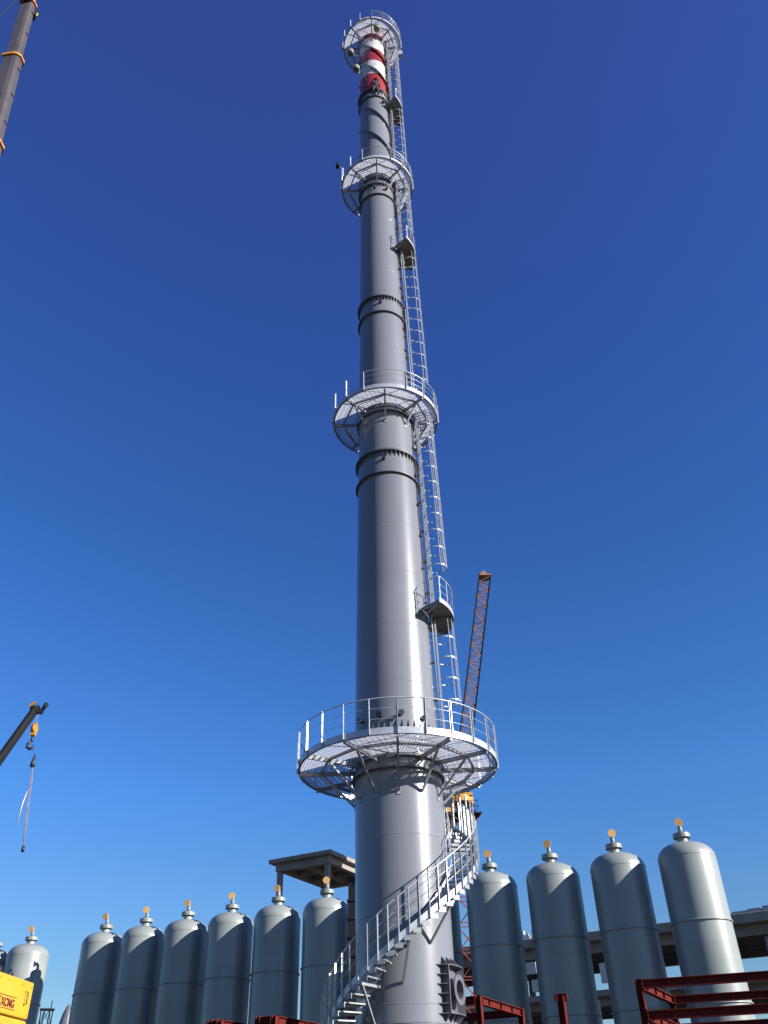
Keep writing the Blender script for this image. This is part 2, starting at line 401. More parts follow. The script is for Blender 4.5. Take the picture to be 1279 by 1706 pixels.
P3 = platform(47.4, 2.12, 8, [22.5*k for k in range(16) if k != 0], 1.0, 45, 0.95, rail=(-22.5, 180), label='third round platform below the spiral fins')
P4 = platform(65.4, 2.08, 8, [22.5*k for k in range(16)], 1.0, 45, 0.9, rail=(0, 180), label='topmost round platform round the red and white head')

# ---- small rest platforms on the right flank
def rest(h, a0, a1, ro, posts):
    ri = rad(h)+0.04
    dk = MB().ring(ri, ro, h-0.02, h, 20, a0=R(a0), a1=R(a1)).build('rest_platform', 'plate', ch)
    MB().ring(ro, ro+0.01, h-0.10, h+0.10, 20, a0=R(a0), a1=R(a1)).build('toe_board', 'galv', dk)
    for ph in (a0+1.5, (a0+a1)/2, a1-1.5):
        b = MB(); b.bar(C(ph, ri, h-0.07), C(ph, ro-0.02, h-0.07), 0.05, 0.09)
        b.bar(C(ph, ro-0.15, h-0.12), C(ph, rad(h-0.45)+0.02, h-0.45), 0.04)
        b.build('bracket', 'galv_dull', dk)
    for ph in posts:
        MB().box(C(ph, ro+0.012, h+0.5), (0.05, 0.012, 1.1), R(ph)).build('railing_post', 'galv', dk)
    MB().box(C(a0+1, (ri+ro)/2, h+0.5), (0.012, 0.05, 1.0), R(a0)).build('railing_post', 'galv', dk)
    b = MB()
    for z, r_ in ((1.05, 0.02), (0.7, 0.009), (0.38, 0.009)):
        n = 16
        arc = [C(a0+(a1-a0)*k/n, ro+0.012, h+z) for k in range(n+1)]
        b.tube([C(a0+0.5, ri+0.15, h+z)]+arc+[C(a1-0.5, ri+0.5, h+z)], r_, 6)
    b.build('railing', 'galv', dk)
    return dk
rest(17.85, 48, 116, 2.38, (49.5, 62, 82, 102, 114))
rest(40.75, 48, 116, 1.98, (50, 72, 94, 114))
rest(56.0, 48, 116, 1.86, (50, 72, 94, 114))

# ---- caged ladders
def ladder(h0, h1, ph, cage0=2.3, lw=0.25, off=0.24, hoop=0.85):
    b = MB(); rt = C(ph+90, 1, 0); rt.z = 0; out = C(ph, 1, 0); out.z = 0
    def base(z): return C(ph, rad(min(z, 66.5))+off, z)
    for s in (-1, 1):
        b.bar(base(h0)+rt*lw*s, base(h1)+rt*lw*s, 0.05, 0.07, up=out)
    z = h0+0.25
    while z < h1-0.05:
        b.tube([base(z)-rt*lw, base(z)+rt*lw], 0.012, 5); z += 0.3
    z = h0+0.6
    while z < min(h1, 66):
        for s in (-1, 1):
            p = base(z)+rt*lw*s; q = C(ph, rad(z), z)+rt*lw*s*0.98
            b.bar(p, q-out*0.03, 0.045, 0.012)
        z += 2.2
    ld = b.build('ladder', 'galv', ch)
    cg = MB(); R_ = 0.36
    def hp(q, z): return base(z)+out*(0.33+R_*math.cos(q))+rt*(R_*math.sin(q))
    angs = [R(a) for a in (-62, -31, 0, 31, 62)]
    z = h0+cage0
    while z < h1:
        pts = [base(z)+rt*lw*-1]+[hp(R(a), z) for a in range(-105, 106, 15)]+[base(z)+rt*lw]
        for a, c in zip(pts, pts[1:]): cg.bar(a, c, 0.01, 0.045)
        z += hoop
    for q in angs: cg.bar(hp(q, h0+cage0), hp(q, h1), 0.06, 0.03, up=out)
    cg.build('safety_cage', 'galv', ld)
    return ld
ladder(12.0, 17.6, 84); ladder(17.7, 29.3, 78); ladder(28.4, 41.0, 84); ladder(40.1, 48.3, 78); ladder(47.4, 56.2, 84); ladder(55.3, 66.2, 78)
# conduit with clamps on the right flank
for z0, z1 in ((17.8, 27.0), (29, 35.8), (37, 46), (48, 56.8), (58, 65)):
    b = MB(); pts = []; z = z0; k = 0
    while z < z1:
        pts.append(C(66+random.uniform(-2.6, 2.6), rad(z)+0.05+random.uniform(0, .05), z)); z += 0.33
    b.tube(pts, 0.013, 5)
    z = z0+0.5
    while z < z1: b.box(C(66, rad(z)+0.04, z), (0.16, 0.07, 0.035), R(66)); z += 1.6
    b.build('cable', 'black', ch)
b = MB()
for z0, z1 in ((12.4, 25.2), (25.9, 35.9), (36.5, 46.2), (46.8, 57.1), (57.6, 65.2)):
    for ph in (70.5, 73):
        b.tube([C(ph, rad(z0)+0.17, z0), C(ph, rad(z1)+0.17, z1)], 0.016, 6)
    z = z0+0.4
    while z < z1-0.3:
        b.box(C(71.7, rad(z)+0.09, z), (0.16, 0.16, 0.03), R(71.7)); z += 1.5
b.build('conduit', 'galv_dull', ch)

# ---- camera poles and boxes on the railings
def lamp_pole(ph, r, h, hh, arm, lean=(0, 0, 0)):
    p = C(ph, r, h); q = p+Vector((0, 0, hh))+Vector(lean)
    o = MB().tube([p, q], 0.035, 6).tube([q, q+Vector(arm)], 0.025, 6).build('lamp_pole', 'galv', ch)
    e = q+Vector(arm)
    k = MB().box(e+Vector((0, 0, 0.02)), (0.22, 0.22, 0.22)).tube([e+Vector((0, -0.1, 0)), e+Vector((0, -0.26, -0.04))], 0.09, 10)
    k.build('lamp_head', 'black', o)
lamp_pole(-75, 2.16, 47.3, 1.5, (-0.26, 0, 0.25))
lamp_pole(-118, 2.12, 65.3, 2.2, (-0.30, 0, 0.2))
MB().box(C(92, 2.02, 64.4), (0.32, 0.30, 0.5), R(92)).box(C(92, 2.02, 64.95), (0.08, 0.08, 0.60), R(92)).build('junction_box', 'galv', ch)
for ph, r, z in ((-62, 1.75, 63.0), (-52, 1.45, 60.5), (14, 1.55, 65.02)):  # simple drums standing in for dark round shapes of unknown purpose
    b = MB().lathe([(0.0, -0.2), (0.20, -0.2), (0.23, -0.16), (0.23, 0.16), (0.2, 0.2), (0, 0.2)], 18, C(ph, r, z))
    b.tube([C(ph, r, z), C(ph, rad(z), z-0.2)], 0.03, 5)
    b.build('warning_drum', 'plate', ch, auto=30)

# ---- spiral stair
def hs_(ph): return 6.33+0.031*ph
RO, RI = 2.50, 1.66
PH0, PH1 = -204, 178
st = MB(); n = 150
for r_, t in ((RO, 0.012), (RI, 0.012)):
    for k in range(n):
        a = PH0+(PH1-PH0)*k/n; c = PH0+(PH1-PH0)*(k+1)/n
        za, zc = hs_(a), hs_(c)
        q = [C(a, r_, za-0.10), C(c, r_, zc-0.10), C(c, r_, zc+0.10), C(a, r_, za+0.10)]
        p = [C(a, r_+t, za-0.10), C(c, r_+t, zc-0.10), C(c, r_+t, zc+0.10), C(a, r_+t, za+0.10)]
        st.face(q); st.face(list(reversed(p))); st.face([q[3], q[2], p[2], p[3]]); st.face([q[1], q[0], p[0], p[1]])
stair = st.build('staircase', 'galv', ch)
nt_ = 62; dph = (PH1-PH0)/nt_
for k in range(nt_):
    a = PH0+dph*(k+0.5); z = hs_(a)-0.12
    t0, t1 = a-dph*0.62, a+dph*0.45
    b = MB()
    q = [C(t0, RI+0.02, z), C(t1, RI+0.02, z), C(t1, RO-0.01, z), C(t0, RO-0.01, z)]
    d = Vector((0, 0, 0.035))
    b.face([x-d for x in reversed(q)]); b.face([x for x in q])
    for i in range(4): b.face([q[i], q[i]-d, q[(i+1) % 4]-d, q[(i+1) % 4]])
    b.bar(C(t0, RI+0.03, z-0.04), C(t0, RO-0.02, z-0.04), 0.012, 0.09)
    b.box(C(a, RO+0.002, z-0.075), (0.24, 0.02, 0.13), R(a))
    b.build('tread', 'galv_dull', stair)
rl = MB()
for hh, rr_ in ((1.05, 0.021), (0.72, 0.009), (0.40, 0.009)):
    rl.tube([C(PH0+(PH1-PH0)*k/n, RO+0.02, hs_(PH0+(PH1-PH0)*k/n)+hh+.04) for k in range(n+1)], rr_, 6)
    rl.tube([C(60+(PH1-60)*k/60, RI-0.01, hs_(60+(PH1-60)*k/60)+hh) for k in range(61)], rr_, 6)
rl.build('railing', 'galv', stair)
a = PH0+3
while a < PH1:
    MB().box(C(a, RO+0.022, hs_(a)+0.48), (0.04, 0.012, 1.2), R(a)).box(C(a, RO+0.05, hs_(a)+0.48), (0.012, 0.04, 1.2), R(a)).build('railing_post', 'galv', stair)
    a += 7.05
a = 62
while a < PH1:
    MB().box(C(a, RI-0.012, hs_(a)+0.46), (0.045, 0.012, 1.2), R(a)).build('inner_railing_post', 'galv', stair)
    a += 12
a = -198
while a < PH1:
    z = hs_(a)-0.26; b = MB()
    b.bar(C(a, rad(z)+0.01, z+0.02), C(a, RO, z+0.02), 0.07, 0.07)
    b.bar(C(a, RO-0.06, z), C(a-6, rad(z)+0.02, z-0.95), 0.06, 0.06)
    b.build('bracket', 'galv_dull', stair); a += 33.5
# bright tie rods behind the stair head (tall posts of the landing)
b = MB()
lg = MB().ring(1.66, 2.55, 9.43, 9.47, 14, a0=R(101), a1=R(119)).build('stair_landing', 'galv_dull', ch)
for ph, r_, z0, z1 in ((96, 2.5, 9.2, 10.9), (104, 2.5, 9.4, 11.0), (112, 2.5, 9.7, 11.3), (121, 2.5, 10.0, 11.6), (131, 2.5, 10.3, 11.9)):
    MB().box(C(ph, r_+0.03, (z0+z1)/2), (0.10, 0.012, z1-z0), R(ph)).build('landing_post', 'galv', lg)

# ---- flue inlet with its stiffening frame
NP, NH = 63, 5.08
r = rad(NH)
fr = MB(); hw, hh = 17, 0.62; dep = 0.26
def plate(p4, t):
    # thin plate: p4 quad, t thickness vector
    fr.face([x-t for x in p4]); fr.face([x+t for x in reversed(p4)])
    for i in range(4): fr.face([p4[i]-t, p4[i]+t, p4[(i+1) % 4]+t, p4[(i+1) % 4]-t])
tz = Vector((0, 0, 0.012))
for z in (NH-hh, NH+hh):
    for k in range(8):
        a = NP-hw+2*hw*k/8; c = NP-hw+2*hw*(k+1)/8
        plate([C(a, r-0.01, z), C(c, r-0.01, z), C(c, r+dep, z), C(a, r+dep, z)], tz)
for ph in (NP-hw, NP+hw):
    t = C(ph+90, 0.012, 0); t.z = 0
    plate([C(ph, r-0.01, NH-hh), C(ph, r+dep, NH-hh), C(ph, r+dep, NH+hh), C(ph, r-0.01, NH+hh)], t)
for k in range(8):  # back plate against the shell
    a = NP-hw+2*hw*k/8; c = NP-hw+2*hw*(k+1)/8
    fr.face([C(a, r+0.02, NH-hh), C(c, r+0.02, NH-hh), C(c, r+0.02, NH+hh), C(a, r+0.02, NH+hh)])
def gus(p3, t):
    fr.face([x-t for x in p3]); fr.face([x+t for x in reversed(p3)])
    for i in range(3): fr.face([p3[i]-t, p3[i]+t, p3[(i+1) % 3]+t, p3[(i+1) % 3]-t])
for k in range(6):
    z = NH-hh+2*hh*k/5
    for s in (-1, 1):
        e = NP+s*hw
        gus([C(e, r, z), C(e, r+dep-0.02, z), C(e+s*9.5, r, z)], tz*0.8)
for k in range(5):
    ph = NP-hw+2*hw*k/4; t = C(ph+90, 0.01, 0); t.z = 0
    for s in (-1, 1):
        z = NH+s*hh
        gus([C(ph, r, z), C(ph, r+dep-0.02, z), C(ph, r, z+s*0.24)], t)
inlet = fr.build('inlet_frame', 'shell_dark', ch)
# flanged nozzle
def nring(name, r0, r1, d0, d1, m):
    b = MB(); n = 40; o = C(NP, 1, 0); rt = C(NP+90, 1, 0); cen = C(NP, r, NH)
    P4 = [(r0, d0), (r1, d0), (r1, d1), (r0, d1)]
    for k in range(n):
        qa, qb = 2*math.pi*k/n, 2*math.pi*(k+1)/n
        for j in range(4):
            A, B = P4[j], P4[(j+1) % 4]
            pts = []
            for q, (rr, d) in ((qa, A), (qb, A), (qb, B), (qa, B)):
                pts.append(cen+o*d+rt*rr*math.cos(q)+Vector((0, 0, rr*math.sin(q))))
            b.face(pts, False)
    return b.build(name, m, inlet, auto=40)
nring('nozzle_tube', 0.25, 0.265, -0.25, 0.23, 'shell_dark')
nring('nozzle_flange', 0.252, 0.40, 0.231, 0.27, 'shell_dark')
nring('nozzle_back', 0.0, 0.248, -0.249, -0.24, 'black')

# ------------------------------------------------------------------ worker on the chimney
def person(loc, rz):
    root = empty('person', loc, rz)
    J = {'pel': (0, 0, 0.93), 'sp': (0, -0.03, 1.12), 'ch': (0, -0.07, 1.32), 'nk': (0, -0.09, 1.46), 'hd': (0.01, -0.11, 1.57), 'ht': (0.01, -0.12, 1.69),
         'shl': (-0.19, -0.08, 1.38), 'ell': (-0.30, 0.05, 1.16), 'wrl': (-0.20, 0.24, 1.10), 'shr': (0.19, -0.08, 1.38), 'elr': (0.31, 0.03, 1.20), 'wrr': (0.24, 0.24, 1.28),
         'hpl': (-0.10, 0, 0.88), 'knl': (-0.15, -0.06, 0.49), 'anl': (-0.17, 0.0, 0.09), 'tol': (-0.18, -0.17, 0.04),
         'hpr': (0.10, 0, 0.88), 'knr': (0.16, -0.04, 0.49), 'anr': (0.18, 0.02, 0.09), 'tor': (0.20, -0.15, 0.04)}
    rr = dict(pel=.15, sp=.135, ch=.155, nk=.06, hd=.095, ht=.075, shl=.075, ell=.05, wrl=.033, shr=.075, elr=.05, wrr=.033, hpl=.1, knl=.068, anl=.045, tol=.035, hpr=.1, knr=.068, anr=.045, tor=.035)
    Ed = [('pel', 'sp'), ('sp', 'ch'), ('ch', 'nk'), ('nk', 'hd'), ('hd', 'ht'), ('ch', 'shl'), ('shl', 'ell'), ('ell', 'wrl'), ('ch', 'shr'), ('shr', 'elr'), ('elr', 'wrr'),
          ('pel', 'hpl'), ('hpl', 'knl'), ('knl', 'anl'), ('anl', 'tol'), ('pel', 'hpr'), ('hpr', 'knr'), ('knr', 'anr'), ('anr', 'tor')]
    for s, wk, d in ((-1, 'wrl', (0.05, 0.07, 0)), (1, 'wrr', (-0.02, 0.08, 0.01))):
        wv = Vector(J[wk]); pm = wv+Vector(d); kn = 'pm'+wk; J[kn] = tuple(pm); rr[kn] = 0.032; Ed.append((wk, kn))
        for i, off in enumerate((-0.03, -0.01, 0.012, 0.032)):
            a = 'f%d' % i+wk; b_ = 'g%d' % i+wk
            J[a] = tuple(pm+Vector((off*0.4, 0.045, off))); J[b_] = tuple(pm+Vector((off*0.4-0.01*s, 0.08-abs(off)*0.4, off-0.01))); rr[a] = 0.009; rr[b_] = 0.007
            Ed += [(kn, a), (a, b_)]
        a = 't'+wk; J[a] = tuple(wv+Vector(d)*0.6+Vector((0.02*s, 0.02, 0.05))); rr[a] = 0.01; Ed.append((kn, a))
    ks = list(J); me = bpy.data.meshes.new('body'); me.from_pydata([J[k] for k in ks], [(ks.index(a), ks.index(b_)) for a, b_ in Ed], [])
    me.materials.append(M['cloth'])
    o = bpy.data.objects.new('body', me); COL.objects.link(o); o.parent = root
    sk = o.modifiers.new('skin', 'SKIN'); sk.use_smooth_shade = True
    for i, k in enumerate(ks):
        v = me.skin_vertices[0].data[i]; v.radius = (rr[k], rr[k]*(0.8 if k in ('pel', 'sp', 'ch') else 1)); v.use_root = (k == 'pel')
    o.modifiers.new('sub', 'SUBSURF').levels = 1
    h = MB().lathe([(0.0, 0.12), (0.06, 0.105), (0.105, 0.05), (0.12, 0), (0.15, -0.012), (0.12, 0.004)], 20, (0.01, -0.11, 1.66))
    h.build('helmet', 'black', root)
    f = MB().lathe([(0, 0.07), (0.05, 0.05), (0.07, 0), (0.05, -0.06), (0, -0.08)], 14, (0.01, -0.045, 1.60)); f.build('face', 'skin', root)
    b = MB()
    for s in (-0.06, 0.02): b.tube([(s+.08, -0.17, 1.42), (s, -0.17, 1.15)], 0.02, 5)
    b.ring(0.15, 0.175, 0.96, 1.01, 20).build('harness', 'black', root)
    return root
p = person((CX-0.16+0.12, CY-1.09, 56.57), R(20))
tag(p, 'worker in dark clothes and helmet standing high on the chimney below the red band', 'person')

# ------------------------------------------------------------------ storage tanks
TU = Vector((0.885, -0.465, 0)); TV = Vector((0.465, 0.885, 0))
def make_tank():
    root = empty('storage_tank')
    r0 = 1.53
    pr = [(r0, 0.9), (r0, 6.55)]
    body = MB()
    prof = [(r0, 0.6)]
    for z in (3.4, 6.59, 8.4, 10.28, 12.1):
        prof += [(r0, z-0.02), (r0+0.004, z-0.008), (r0+0.004, z+0.008), (r0, z+0.02)]
    hs0 = 13.48
    prof.append((r0, hs0))
    for k in range(1, 21):
        q = R(90*k/20); prof.append((r0*math.cos(q)**0.72 if k < 20 else 0.0, hs0+0.86*math.sin(q)**1.05))
    prof = [(a_, b_) for a_, b_ in prof if a_ > 0.29]+[(0.28, hs0+0.855)]
    body.lathe(prof, 72)
    o = body.build('shell', 'tank', root, auto=12)
    MB().ring(r0-0.01, r0+0.012, hs0-0.02, hs0+0.015, 72).build('head_weld', 'tank', o)
    for z in (10.28, 6.59):
        MB().lathe([(r0+0.001, z-0.05), (r0+0.065, z-0.045), (r0+0.07, z-0.03), (r0+0.07, z+0.01), (r0+0.001, z+0.03)], 72).build('ring_band', 'tank', root)
    nk = MB().lathe([(0.30, 14.2), (0.285, 14.62)], 32).build('neck', 'tank', root)
    MB().ring(0.0, 0.47, 14.62, 14.72, 40).ring(0.05, 0.46, 14.735, 14.84, 40).build('neck_flange', 'tank', nk)
    b = MB()
    for k in range(16): b.tube([C(22.5*k, 0.40, 14.57), C(22.5*k, 0.40, 14.89)], 0.022, 6)
    b.build('bolt_circle', 'shell_dark', nk)
    d = -(Matrix.Rotation(R(14), 3, 'Z') @ TV)
    e = MB().tube([(0, 0, 14.84), (0, 0, 15.12), d*0.02+Vector((0, 0, 15.26)), d*0.10+Vector((0, 0, 15.37)), d*0.24+Vector((0, 0, 15.40)), d*0.30+Vector((0, 0, 15.40))], [0.15, 0.12, 0.115, 0.115, 0.115, 0.115], 14)
    el = e.build('outlet_elbow', 'tank', root)
    MB().tube([d*0.30+Vector((0, 0, 15.40)), d*0.36+Vector((0, 0, 15.40))], 0.22, 24).build('outlet_cover', 'orange', el)
    sk = MB().lathe([(r0-0.12, 0.0), (r0-0.12, 0.95), (r0, 1.0)], 48); sk.ring(r0-0.11, r0+0.12, 0.0, 0.05, 48)
    sk.build('skirt', 'tank', root)
    return root
def copy_tree(o, parent=None):
    c = o.copy(); COL.objects.link(c); c.parent = parent
    for chd in list(o.children): copy_tree(chd, c)
    return c
TL = {
 -3: 'pale grey storage tank cut off by the left edge, behind the yellow crane body',
 -2: 'pale storage tank behind the yellow crane body, a dark shadow on its right side',
 0: 'grey storage tank at the left end of the long row, beside open sky',
 1: 'second grey storage tank from the left end of the long row',
 2: 'third grey storage tank from the left end of the long row',
 3: 'fourth grey tank from the left end of the row, left of the concrete canopy',
 4: 'grey storage tank standing in front of the left column of the concrete canopy',
 5: 'grey storage tank in front of the canopy, next left of the chimney',
 6: 'grey storage tank almost wholly hidden behind the chimney left side',
 7: 'grey storage tank hidden behind the chimney, a narrow strip showing right of the stair',
 8: 'grey storage tank just right of the chimney stair, leftmost of the four on the right',
 9: 'grey storage tank behind the capped dark red post',
 10: 'grey tank behind the left end of the two-tier red frame',
 11: 'brightly sunlit grey tank at the right end of the row'}
proto = make_tank(); first = True
for i, lb in TL.items():
    o = proto if first else copy_tree(proto); first = False
    o.location = (1.6*(-13.40+2.12556*i), 1.6*(42.57-1.1175*i), 0); o.rotation_euler = (0, 0, R(random.uniform(-9, 9)))
    tag(o, lb, 'storage tank', 'row of vertical storage tanks')

# ------------------------------------------------------------------ concrete canopy and frame building
def concrete_box(b, o, u0, u1, v0, v1, z0, z1):
    cc = o+TU*((u0+u1)/2)+TV*((v0+v1)/2); b.box((cc.x, cc.y, (z0+z1)/2), (u1-u0, v1-v0, z1-z0), math.atan2(TU.y, TU.x))
can = empty('concrete_canopy', (-6.03, 83.53, 0))
O0 = Vector((0, 0, 0))
b = MB(); concrete_box(b, O0, -7.1, 0, 0, 10.2, 23.6, 24.0); bevel(b.build('roof_slab', 'concrete', can), 0.05)
rb_ = MB()
concrete_box(rb_, O0, -6.6, -0.45, 0.55, 1.15, 22.9, 23.597); concrete_box(rb_, O0, -6.6, -0.45, 8.9, 9.5, 22.9, 23.597)
for u_ in (-6.6, -3.8, -1.05): concrete_box(rb_, O0, u_, u_+0.5, 1.153, 8.897, 23.0, 23.594)
for v_ in (3.8, 6.4):
    concrete_box(rb_, O0, -6.09, -3.81, v_, v_+0.3, 23.1, 23.591); concrete_box(rb_, O0, -3.29, -1.06, v_, v_+0.3, 23.1, 23.591)
rb_.build('roof_beams', 'concrete', can)
for u_, v_ in ((-6.45, 0.6), (-1.0, 0.6), (-6.45, 8.95), (-1.0, 8.95)):
    b = MB(); concrete_box(b, O0, u_, u_+0.45, v_, v_+0.45, 0, 22.897); b.build('column', 'concrete', can)
tag(can, 'open concrete roof slab on square columns rising behind the tanks left of the chimney', 'canopy')

bl = empty('concrete_building', (12.49, 90.75, 0))
LO, HI, DP = -25, 46, 12.5
b = MB(); concrete_box(b, O0, LO, HI, 0, DP, 16.15, 16.95); bevel(b.build('roof_slab', 'concrete', bl), 0.05)
b = MB(); concrete_box(b, O0, LO, HI, 1.2, 1.6, 15.3, 16.147); concrete_box(b, O0, LO, HI, DP-0.5, DP-0.06, 15.1, 16.147)
for v_ in (3.2, 6.2, 9.2): concrete_box(b, O0, LO, HI, v_, v_+0.35, 15.45, 16.144)
b.build('roof_beams', 'concrete', bl)
for z in (12.1, 7.3):
    b = MB(); concrete_box(b, O0, LO, HI, 0.05, DP-0.05, z-0.5, z); b.build('floor_slab', 'concrete', bl)
    b = MB()
    for v_ in (1.3, 4.2, 8.2, DP-0.6): concrete_box(b, O0, LO, HI, v_, v_+0.35, z-1.15, z-0.503)
    b.build('floor_beams', 'concrete', bl)
u_ = 21.6-6.5*7
while u_ < HI-0.5:
    for v_ in (1.18, DP-0.62):
        b = MB()
        for z0, z1 in ((0, 6.147), (7.303, 10.947), (12.103, 15.097)): concrete_box(b, O0, u_, u_+0.55, v_, v_+0.45, z0, z1)
        b.build('column', 'concrete', bl)
    u_ += 6.5
for u0, u1, z0, z1, mm in ((-0.6, 0.9, 13.9, 14.9, 'white'), (1.0, 1.25, 8.6, 11.6, 'white'), (7.0, 7.9, 12.6, 14.2, 'white'), (0.3, 0.9, 12.4, 13.4, 'white'), (-21.8, -21.3, 8, 14.6, 'white'), (6.2, 6.45, 7.4, 11.3, 'white'), (-20.9, -20.2, 13, 14.8, 'white')):
    b = MB(); concrete_box(b, O0, u0, u1, -0.25, 0.1, z0, z1); b.build('wall_panel', mm, bl)
b = MB()
for u_ in [LO+2+1.1*k for k in range(14)]: concrete_box(b, O0, u_, u_+0.06, 0.2, 0.26, 17.0, 17.9)
concrete_box(b, O0, LO+2, LO+16.5, 0.2, 0.26, 17.9, 17.95)
b.build('roof_railing', 'galv_dull', bl)
b = MB()
for k in range(9): concrete_box(b, O0, 19.5+k*1.3, 20.6+k*1.3, 0.7, 2.5, 17.003, 17.25+0.1*(k % 3))
for k in range(7): concrete_box(b, O0, 18.5+k*1.9, 20.2+k*1.9, 2.7, 3.1, 17.003, 17.5+0.12*(k % 2))
b.build('roof_clutter', 'galv_dull', bl)
b = MB()
for k in range(8): concrete_box(b, O0, -0.8+k*0.33, -0.62+k*0.33, 0.5+0.2*(k % 3), 0.9+0.2*(k % 3), 17.003, 17.35+0.25*((k*5) % 3))
b.build('roof_materials', 'white', bl)
tag(bl, 'long unfinished concrete frame building with open storeys behind the tanks', 'building')

# narrow ribbed dark duct between the last left tank and the chimney
b = MB().box((0, 0, 5.85), (0.86, 0.8, 11.7), 0)
for k in range(14): b.box((0, 0, 0.5+k*0.8), (0.98, 0.92, 0.09), 0)
du = b.build('ribbed_duct', 'boom_black'); du.location = (-1.82, 44.1, 0)
hd_ = MB(); hd_.tube([(0, 0, 11.70), (0, 0, 12.05)], [0.56, 0.2], 4).build('hood', 'boom_black', du)
tag(du, 'dark ribbed vertical duct squeezed against the left side of the chimney', 'duct')

# ------------------------------------------------------------------ red steel pipe-rack frames
def ibeam(b, a, c, w_=0.22, h_=0.32, t=0.03):
    a, c = Vector(a), Vector(c); d = (c-a).normalized(); up = Vector((0, 0, 1))
    if abs(d.z) > 0.9: up = Vector((TU.x, TU.y, 0))
    side = d.cross(up).normalized(); up = side.cross(d)
    for s in (-1, 1):
        o = up*(h_/2-t/2)*s; b.bar(a+o, c+o, w_, t, up=up)
    b.bar(a, c, t*0.8, h_-2*t-0.002, up=up)
    L = (c-a).length; k = 1.0
    while k < L-0.5:
        m_ = a+d*k; b.bar(m_-up*(h_/2-t-0.002), m_+up*(h_/2-t-0.002), 0.012, w_*0.9, up=side); k += 1.5
def rframe(name, A, B, D, E_, levels, label, posts='ABDE', post_top=0.0):
    # A near left, B near right, D far left, E far right (top centre-line points)
    root = empty(name, (A[0], A[1], 0)); o = Vector((A[0], A[1], 0))
    A, B, D, E_ = [Vector(q)-o for q in (A, B, D, E_)]
    for lv in levels:
        dz = Vector((0, 0, -lv)); g = 0.13
        for a, c in ((A, B), (D, E_), (A, D), (B, E_)):
            dd = (c-a).normalized(); b = MB(); ibeam(b, a+dz+dd*g, c+dz-dd*g)
            for q_ in (a+dz+dd*(g+0.012), c+dz-dd*(g+0.012)):
                b.bar(q_-dd*0.011, q_+dd*0.011, 0.30, 0.42)
                for by in (-0.14, 0, 0.14):
                    for bx in (-0.11, 0.11):
                        sd_ = dd.cross(Vector((0, 0, 1))); cc_ = q_+sd_*bx+Vector((0, 0, by)); b.tube([cc_-dd*0.03, cc_+dd*0.03], 0.017, 6)
            b.build('beam', 'red_steel', root)
    for k, q in zip('ABDE', (A, B, D, E_)):
        if k in posts:
            b = MB(); ibeam(b, (q.x, q.y, 0.0), (q.x, q.y, q.z+0.17+post_top), 0.24, 0.24, 0.028)
            b.box((q.x, q.y, 0.03), (0.5, 0.5, 0.06), 0); b.build('post', 'red_steel', root)
    tag(root, label, 'pipe rack', 'red steel frames before the tanks')
    return root
z = 6.35
rframe('pipe_rack', (9.63, 38.37, z), (9.63+.957*11, 38.37-.29*11, z), (12.31, 43.67, z), (12.31+.957*11, 43.67-.29*11, z), (0, 1.08), 'large two-tier red steel frame crossing the two tanks at the right edge')
def rack_at(K, left, deep, z, label):
    K = Vector((K[0], K[1], z)); A = K-TU*left; dv = Vector((0.428, 0.904, 0))*deep
    rframe('pipe_rack', A, K, A+dv, K+dv, (0, 1.1), label)
rack_at((3.48, 41.65), 4.6, 5.6, 6.34, 'red steel frame just right of the chimney flue inlet')
rack_at((-5.6, 44.3), 0.9, 5.0, 6.08, 'small red steel frame at the bottom edge left of the stair')
rack_at((-8.3, 45.7), 0.6, 4.0, 6.12, 'lowest red steel frame tip at the bottom edge below the fourth tank')
b = MB(); ibeam(b, (0, 0, 0), (0, 0, 6.2), 0.26, 0.26, 0.03); b.box((0, 0, 6.21), (0.5, 0.3, 0.02), -0.3)
for s in (-1, 1): b.box((0.19*s, 0.0, 6.08), (0.16, 0.2, 0.22), -0.3)
for zz in (3.6, 4.4): b.box((0, -0.17, zz), (0.34, 0.05, 0.3), -0.3)
po = b.build('steel_post', 'red_steel'); po.location = (6.64, 39.44, 0)
tag(po, 'single dark red steel post with a short cap plate before a tank', 'steel post')

# ------------------------------------------------------------------ tower crane behind the chimney
def lattice(b, A, B, w_, bay, ch_r=0.06, br=0.035, side=(1, 0, 0), taper=1.0):
    A, B = Vector(A), Vector(B); d = (B-A).normalized(); s1 = Vector(side); s1 = (s1-d*s1.dot(d)).normalized(); s2 = d.cross(s1)
    L = (B-A).length; n = max(1, int(L/bay))
    def P(i, k, ):
        ww = w_*(1+(taper-1)*k/n)/2
        sx, sy = ((-1, -1), (1, -1), (1, 1), (-1, 1))[i % 4]
        return A+d*(L*k/n)+s1*sx*ww+s2*sy*ww
    for i in range(4):
        b.bar(P(i, 0), P(i, n), ch_r*2)
    for k in range(n):
        for i in range(4):
            b.bar(P(i, k), P(i+1, k), br*1.6)
            if (k+i) % 2: b.bar(P(i, k), P(i+1, k+1), br*1.8)
            else: b.bar(P(i+1, k), P(i, k+1), br*1.8)
tc = empty('tower_crane', (6.3, 79.8, 0))
J0, J1 = Vector((0.15, 0, 28.2)), Vector((4.62, -0.55, 51.2))
b = MB(); lattice(b, (0, 0, 0), (0, 0, 26.6), 1.8, 1.9, 0.09, 0.05); b.build('mast', 'crane_red', tc)
b = MB(); lattice(b, J0, J1, 1.22, 0.95, 0.02, 0.036); jb = b.build('jib', 'crane_orange', tc)
jd = (J1-J0).normalized(); js = Vector((1, 0, 0)); js = (js-jd*js.dot(jd)).normalized(); jt = jd.cross(js)
